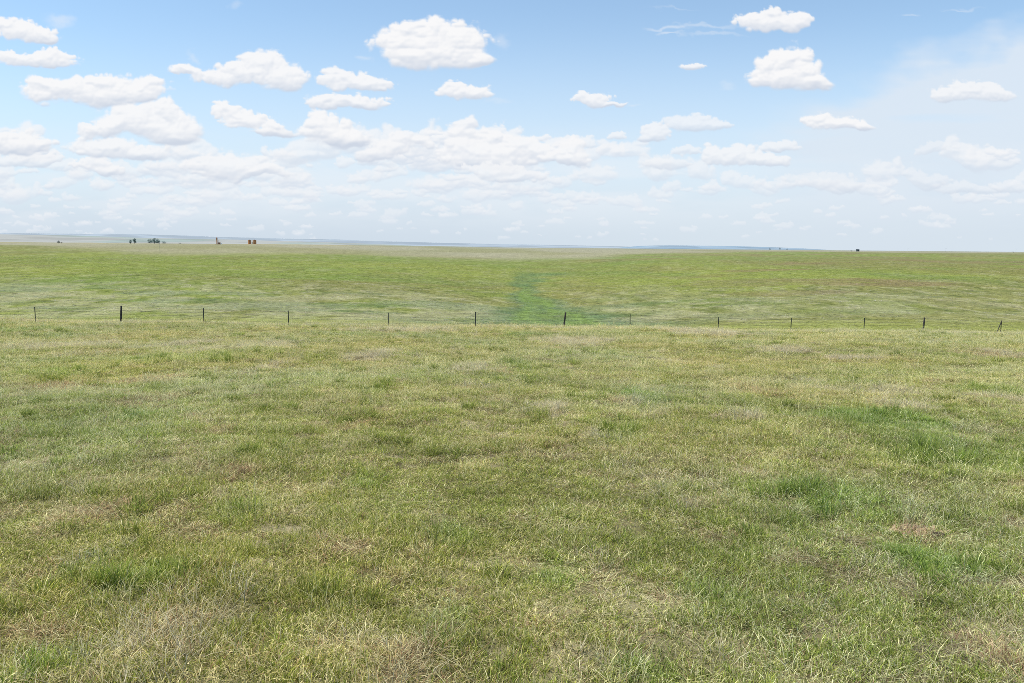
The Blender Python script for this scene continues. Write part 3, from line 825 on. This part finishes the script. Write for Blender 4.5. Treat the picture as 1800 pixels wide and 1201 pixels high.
def seedheads(seed, n, rad, h0, h1, pal):
    """thin stems with a drooping plume, or bent dry stalks"""
    rg = np.random.default_rng(seed); V = []; F = []; Cc = []
    for i in range(n):
        r = rad * math.sqrt(rg.random()); a = rg.uniform(0, 6.28); b = np.array((r * math.cos(a), r * math.sin(a), 0)); hh = rg.uniform(h0, h1)
        da = rg.uniform(0, 6.28); ln = abs(rg.normal()) * .35
        d = np.array((math.cos(da) * ln, math.sin(da) * ln, 1)); d /= np.linalg.norm(d)
        d2 = d + np.array((math.cos(da), math.sin(da), -.5)) * rg.uniform(.1, .9); d2 /= np.linalg.norm(d2)
        w_ = .0019; sa = rg.uniform(0, 3.14); s = np.array((math.cos(sa), math.sin(sa), 0))
        p1 = b + d * hh * .65; p2 = p1 + d2 * hh * .35; c = np.array(pal[int(rg.integers(len(pal)))]) * rg.uniform(.85, 1.2)
        k = len(V); V += [b - s * w_ / 2, b + s * w_ / 2, p1 - s * w_ / 2, p1 + s * w_ / 2, p2 - s * w_ / 3, p2 + s * w_ / 3]
        F += [(k, k + 1, k + 3, k + 2), (k + 2, k + 3, k + 5, k + 4)]; Cc += [c * .8, c * .8, c, c, c, c]
        for j in range(5):                                       # the plume
            q = p1 + d2 * hh * .35 * (.35 + .16 * j); e = rg.normal(size=3); e /= np.linalg.norm(e); e = e * .6 + d2 * .8; L = hh * .09
            sw = np.cross(e, rg.normal(size=3)); sw = sw / np.linalg.norm(sw) * .0021
            k = len(V); V += [q - sw, q + sw, q + e * L]; F.append((k, k + 1, k + 2)); cc = c * 1.1; Cc += [cc, cc, cc * 1.1]
    return V, F, Cc


m, nt, out = new_mat('grass_blades'); g = G(nt)
vc = g.n('ShaderNodeAttribute', attribute_name='bcol')
tn = g.n('ShaderNodeAttribute', attribute_name='tint', attribute_type='INSTANCER')
c = g.mix(1.0, vc.outputs['Color'], tn.outputs['Color'], 'MULTIPLY')
d = g.n('ShaderNodeBsdfDiffuse'); g.l(c, d.inputs[0])
t = g.n('ShaderNodeBsdfTranslucent'); g.l(c, t.inputs[0])
mx = g.n('ShaderNodeMixShader'); mx.inputs[0].default_value = .45
g.l(d.outputs[0], mx.inputs[1]); g.l(t.outputs[0], mx.inputs[2])
g.l(mx.outputs[0], out.inputs[0])
GMAT = m

tcol = bpy.data.collections.new('grass_tufts')                   # sources for the scatter
KIND = {}
vid = 0


def source(kind, data):
    global vid
    V, F, Cc = data
    me = bpy.data.meshes.new('grass_tuft'); me.from_pydata([tuple(q) for q in V], [], F); me.update()
    me.materials.append(GMAT)
    col_attr(me, 'bcol', np.concatenate([np.array(Cc), np.ones((len(Cc), 1))], 1))
    o = bpy.data.objects.new('grass_tuft.%03d' % vid, me); tcol.objects.link(o)
    KIND.setdefault(kind, []).append(vid); vid += 1


DEAD = [(.66, .62, .50), (.58, .55, .45), (.72, .67, .54), (.50, .46, .36)]
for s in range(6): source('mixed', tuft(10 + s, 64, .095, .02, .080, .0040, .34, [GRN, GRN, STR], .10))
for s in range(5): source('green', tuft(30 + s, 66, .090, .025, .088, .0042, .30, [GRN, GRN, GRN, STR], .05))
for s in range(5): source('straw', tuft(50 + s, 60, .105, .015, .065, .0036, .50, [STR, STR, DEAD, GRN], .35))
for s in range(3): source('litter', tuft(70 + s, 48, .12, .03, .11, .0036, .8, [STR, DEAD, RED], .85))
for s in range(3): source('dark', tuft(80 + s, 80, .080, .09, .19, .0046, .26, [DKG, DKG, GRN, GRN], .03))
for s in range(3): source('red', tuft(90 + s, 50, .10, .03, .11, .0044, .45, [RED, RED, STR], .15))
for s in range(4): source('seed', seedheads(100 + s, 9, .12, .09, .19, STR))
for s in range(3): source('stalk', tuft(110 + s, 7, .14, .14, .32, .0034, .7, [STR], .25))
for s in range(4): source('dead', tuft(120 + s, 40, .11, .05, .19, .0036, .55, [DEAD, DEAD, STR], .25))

# where: dense close by, sparser but broader clumps with distance
pts = []
NEAR, FAR, HW = 1.6, 67.0, .80
Q = 0
yy = np.geomspace(NEAR, FAR, 90)
for a, b in zip(yy[:-1], yy[1:]):
    mid = (a + b) / 2; width = 2 * (HW * mid + 2.0)
    dens = np.interp(mid, [2, 5, 9, 16, 30, 67], [330, 300, 205, 98, 45, 22])
    n = int(dens * width * (b - a)); x = RNG.uniform(-width / 2, width / 2, n); y = RNG.uniform(a, b, n)
    pts.append(np.stack([x, y], 1))
pts = np.concatenate(pts); X, Y = pts[:, 0], pts[:, 1]
N = len(X)

# patches placed where the photo has them: (column, row, half width px, half height px)
def patch_field(lst, grow=1.0):
    f = np.zeros(N)
    for px, py, rx, ry, am in lst:
        q0 = hit(px, py); qx = abs(hit(px + rx, py)[0] - q0[0]) * grow; qn = hit(px, py - ry)[1] - q0[1]; qf = q0[1] - hit(px, py + ry)[1]
        qy = np.where(Y > q0[1], max(qn, .1), max(qf, .1)) * grow
        qy = np.maximum(qy, .35); r = np.sqrt(((X - q0[0]) / qx) ** 2 + ((Y - q0[1]) / qy) ** 2) + .35 * fbm(X / (qx * .6), Y / (qx * .6), 3, 71)
        f = np.maximum(f, am * (1 - sstep(.35, 1.15, r)))
    return f


STRAW_P = [(655, 628, 40, 14, 1), (975, 722, 22, 18, 1), (1000, 600, 90, 10, .8), (1270, 587, 70, 8, .9), (1500, 632, 60, 7, .9), (1380, 616, 70, 8, .8), (1770, 624, 40, 8, .9), (460, 610, 70, 10, .8),
           (110, 608, 90, 10, .7), (700, 582, 120, 6, .7), (1110, 708, 30, 10, .6), (330, 605, 40, 8, .9), (1780, 705, 30, 18, .9), (1590, 718, 45, 7, .9), (1300, 735, 40, 10, .6), (460, 650, 30, 22, .7),
           (700, 1190, 60, 14, .9), (1600, 1030, 30, 8, .9), (1750, 1110, 60, 30, .6), (90, 1000, 40, 14, .6), (290, 1100, 40, 20, .7), (1050, 1190, 60, 14, .6), (1480, 690, 40, 14, .5), (1240, 1140, 60, 30, .5),
           (1030, 770, 24, 14, .7), (830, 650, 40, 10, .6), (1240, 850, 50, 20, .5), (1560, 690, 60, 10, .5), (620, 1130, 60, 20, .5), (350, 830, 40, 12, .4)]
RED_P = [(100, 682, 70, 9, 1), (270, 668, 60, 8, .8), (415, 832, 30, 11, 1), (1085, 705, 25, 9, .7), (1740, 626, 40, 6, .8), (240, 708, 50, 16, .6), (180, 905, 26, 8, .5), (640, 745, 40, 14, .5), (1330, 690, 50, 12, .5),
         (1740, 1150, 50, 16, .9), (880, 655, 30, 5, .6), (390, 760, 40, 10, .4), (1610, 935, 30, 12, .6), (1480, 1020, 30, 12, .4)]
GREEN_P = [(1130, 702, 55, 16, .9), (1560, 745, 120, 24, 1), (1670, 800, 130, 40, .7), (60, 660, 110, 26, .7), (330, 632, 180, 10, .7), (905, 590, 40, 5, .8), (30, 582, 60, 5, .9), (250, 1020, 90, 26, .9), (150, 990, 26, 26, .9), (790, 945, 45, 18, .9),
           (975, 1010, 45, 22, .9), (1650, 1000, 110, 40, .9), (1250, 1050, 60, 26, .7), (780, 1105, 40, 26, 1), (905, 640, 30, 4, .9), (1080, 760, 60, 30, .5), (1740, 690, 90, 16, .6), (420, 900, 60, 20, .5),
           (640, 850, 30, 16, .7), (700, 880, 60, 24, .5), (60, 1190, 60, 24, .8), (1130, 1190, 60, 30, .8), (1500, 880, 120, 30, .5), (1420, 900, 60, 20, .5), (240, 735, 16, 8, .8), (650, 690, 26, 12, .5), (1450, 790, 90, 20, .4)]
sp_ = patch_field(STRAW_P); rp_ = patch_field(RED_P); gp_ = patch_field(GREEN_P)

n_s = fbm(X / 1.7, Y / 1.7, 4, 61); n_g = fbm(X / 2.6, Y / 2.6, 4, 62); n_f = fbm(X / .55, Y / .55, 3, 63); n_big = fbm(X / 9, Y / 9, 3, 64)
u = RNG.random(N)
p_straw = np.clip(.21 + .36 * n_s + .22 * n_f + .12 * n_big + .85 * sp_ - .30 * gp_, .02, .95)
p_green = np.clip(.46 + .34 * n_g - .20 * n_f + .40 * gp_ - .2 * sp_, .02, .95)
p_dark = np.clip(sstep(.30, .62, fbm(X / .6, Y / .6, 3, 65)) * .14 + .07 * gp_ * (n_f > 0), 0, .6)
p_red = np.clip(.01 + 1.1 * rp_ + .12 * sstep(.35, .6, fbm(X / 1.2, Y / 1.2, 3, 66)), 0, .88)
kind = np.full(N, 'mixed', dtype=object)
kind[u < p_green] = 'green'
u2 = RNG.random(N); kind[u2 < p_straw] = 'straw'
u3 = RNG.random(N); kind[(kind == 'straw') & (u3 < .30)] = 'litter'
u4 = RNG.random(N); kind[u4 < p_dark] = 'dark'
u5 = RNG.random(N); kind[u5 < p_red] = 'red'
u6 = RNG.random(N); kind[u6 < (.035 + .05 * (n_s > .1)) * (1 + 1.2 * (Y > 12))] = 'seed'
u7 = RNG.random(N); kind[u7 < .010 + .03 * (Y > 14) + .04 * sp_] = 'stalk'
u8 = RNG.random(N); kind[u8 < np.clip(.50 * sp_ * (.45 + .55 * (Y > 7)) + .14 * sstep(.36, .6, fbm(X / .9, Y / 1.6, 3, 76)), 0, .7)] = 'dead'
# thin out on bare spots
bare = np.clip(sstep(.22, .55, fbm(X / .42, Y / .42, 3, 67)) * (.35 + .5 * (Y < 6)) * (1 - gp_), 0, .8)
kind[RNG.random(N) < bare] = 'litter'; keep = RNG.random(N) > bare * .35
X, Y, kind, sp_, gp_, rp_, n_big, n_f, n_g = (q[keep] for q in (X, Y, kind, sp_, gp_, rp_, n_big, n_f, n_g)); N = len(X)
fz = np.exp(-((Y - 58.5) / 2.2) ** 2); uf = RNG.random(N)
kind[uf < .30 * fz] = 'dead'; kind[(uf > .80) & (uf < .80 + .16 * fz)] = 'seed'
ids = np.zeros(N, np.int32)
for kname, lst in KIND.items():
    mk = kind == kname; ids[mk] = RNG.choice(lst, mk.sum())
hscale = np.clip(.88 + .34 * fbm(X / 1.1, Y / 1.1, 3, 68) + .62 * fbm(X / .32, Y / .32, 2, 77) + .22 * gp_ + .10 * sp_, .35, 2) * RNG.uniform(.72, 1.25, N)
hscale = hscale * (1 + .55 * fz * (fbm(X / 1.2, Y / 1.2, 2, 78) > -.1))
wscale = np.interp(Y, [2, 10, 25, 67], [.85, 1.0, 1.6, 2.4]) * RNG.uniform(.85, 1.2, N)
hscale = hscale * np.interp(Y, [2, 6, 14, 40, 67], [.85, .92, 1.05, 1.5, 1.75])
tint_ = np.ones((N, 4)); br = (1 + .22 * n_f + .10 * n_big) * RNG.uniform(.86, 1.14, N)
tint_[:, :3] = np.array((1.16, 1.17, .90)) * br[:, None]
yel = np.clip(.5 + .6 * fbm(X / 4, Y / 4, 3, 69), 0, 1)
tint_[:, 0] *= .93 + .17 * yel; tint_[:, 2] *= 1.06 - .16 * yel
tint_[kind == 'dead', :3] = RNG.uniform(.80, 1.15, (int((kind == 'dead').sum()), 1)) * np.array((1.10, 1.03, .86))
tint_[:, 0] *= 1 - .12 * gp_; tint_[:, 2] *= 1 - .05 * gp_
# coarser tussocks on the valley floor beyond the brow
nm = 60000
my = np.sqrt(RNG.uniform(118 ** 2, 480 ** 2, nm * 3)); my = my[RNG.random(nm * 3) < np.interp(my, [118, 180, 330, 480], [1, .85, .35, .15])][:nm]
mx_ = RNG.uniform(-1, 1, len(my)) * (.76 * my + 6); nm = len(my)
gcm = ground_colour(mx_, my) * RNG.uniform(.55, 1.5, nm)[:, None]
mtint = np.ones((nm, 4)); mtint[:, :3] = gcm * 1.75 / np.array((.30, .33, .10))
ms = RNG.uniform(1.8, 3.8, nm) * np.interp(my, [118, 330], [1, 1.6]); mh = RNG.uniform(1.2, 2.8, nm)
ids = np.concatenate([ids, RNG.choice(KIND['green'], nm).astype(np.int32)])
X = np.concatenate([X, mx_]); Y = np.concatenate([Y, my]); wscale = np.concatenate([wscale, ms]); hscale = np.concatenate([hscale, mh])
tint_ = np.concatenate([tint_, mtint]); N = len(X)
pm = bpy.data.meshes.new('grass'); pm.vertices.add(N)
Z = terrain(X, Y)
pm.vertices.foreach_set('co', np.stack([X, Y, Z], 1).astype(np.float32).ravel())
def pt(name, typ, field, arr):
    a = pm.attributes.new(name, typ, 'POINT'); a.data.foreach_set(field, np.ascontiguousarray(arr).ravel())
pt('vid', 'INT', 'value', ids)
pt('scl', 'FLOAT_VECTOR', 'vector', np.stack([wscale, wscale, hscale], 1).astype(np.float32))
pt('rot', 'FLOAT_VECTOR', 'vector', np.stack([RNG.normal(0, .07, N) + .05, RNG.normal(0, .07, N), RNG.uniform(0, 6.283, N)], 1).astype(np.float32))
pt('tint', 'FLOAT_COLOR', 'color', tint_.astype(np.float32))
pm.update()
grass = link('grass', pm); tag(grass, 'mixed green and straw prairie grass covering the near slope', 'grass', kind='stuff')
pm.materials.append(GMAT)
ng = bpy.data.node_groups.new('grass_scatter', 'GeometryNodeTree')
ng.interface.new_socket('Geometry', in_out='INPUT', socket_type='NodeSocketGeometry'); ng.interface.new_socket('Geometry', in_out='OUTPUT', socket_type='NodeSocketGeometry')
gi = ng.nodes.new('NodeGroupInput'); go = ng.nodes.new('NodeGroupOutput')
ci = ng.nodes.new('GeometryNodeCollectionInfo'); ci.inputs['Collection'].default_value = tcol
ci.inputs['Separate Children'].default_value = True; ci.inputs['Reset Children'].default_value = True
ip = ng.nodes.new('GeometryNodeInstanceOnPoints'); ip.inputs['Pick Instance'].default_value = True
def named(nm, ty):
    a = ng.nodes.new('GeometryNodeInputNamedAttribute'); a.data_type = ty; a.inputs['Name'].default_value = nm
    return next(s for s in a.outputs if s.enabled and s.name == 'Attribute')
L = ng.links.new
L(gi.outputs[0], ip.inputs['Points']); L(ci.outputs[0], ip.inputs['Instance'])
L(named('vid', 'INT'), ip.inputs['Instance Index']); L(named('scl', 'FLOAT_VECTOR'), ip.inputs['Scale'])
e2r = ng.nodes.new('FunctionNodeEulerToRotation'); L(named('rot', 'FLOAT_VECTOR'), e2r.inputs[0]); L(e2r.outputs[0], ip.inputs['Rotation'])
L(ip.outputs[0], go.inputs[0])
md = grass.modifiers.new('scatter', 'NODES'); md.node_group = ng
print('grass tufts', N)

# bare burrow mound on the right
q = hit(1612, 936)
mb_ = empty('dirt_mound', q); tag(mb_, 'small reddish bare dirt mound with a dark burrow in the grass at the right', 'dirt mound')
rg = np.random.default_rng(9); vs = []; fs = []; nn, mm = 36, 12
for i in range(mm):
    for j in range(nn):
        a = 6.2832 * j / nn; r = .17 * (i + .3) / mm * (1 + .22 * math.sin(3 * a + 1) + .12 * math.sin(7 * a))
        z = .045 * math.cos(min(1, (i + .3) / mm) * 1.57) + .014 * rg.normal() - .02
        vs.append((r * 1.5 * math.cos(a), r * math.sin(a), z))
for i in range(mm - 1):
    for j in range(nn): fs.append((i * nn + j, i * nn + (j + 1) % nn, (i + 1) * nn + (j + 1) % nn, (i + 1) * nn + j))
fs.append(tuple(range(nn)))
MB().add(vs, fs).build('soil', MAT['dirt'], mb_, True)
h_ = MB().lathe([(.075, .0), (.055, .02), (.02, .028)], 16).build('burrow', MAT['burrow_shade'], mb_, True); h_.location = (.10, -.09, .006); h_.scale = (.8, .5, 1.0)  # low dark cap painted as the shade in the burrow mouth
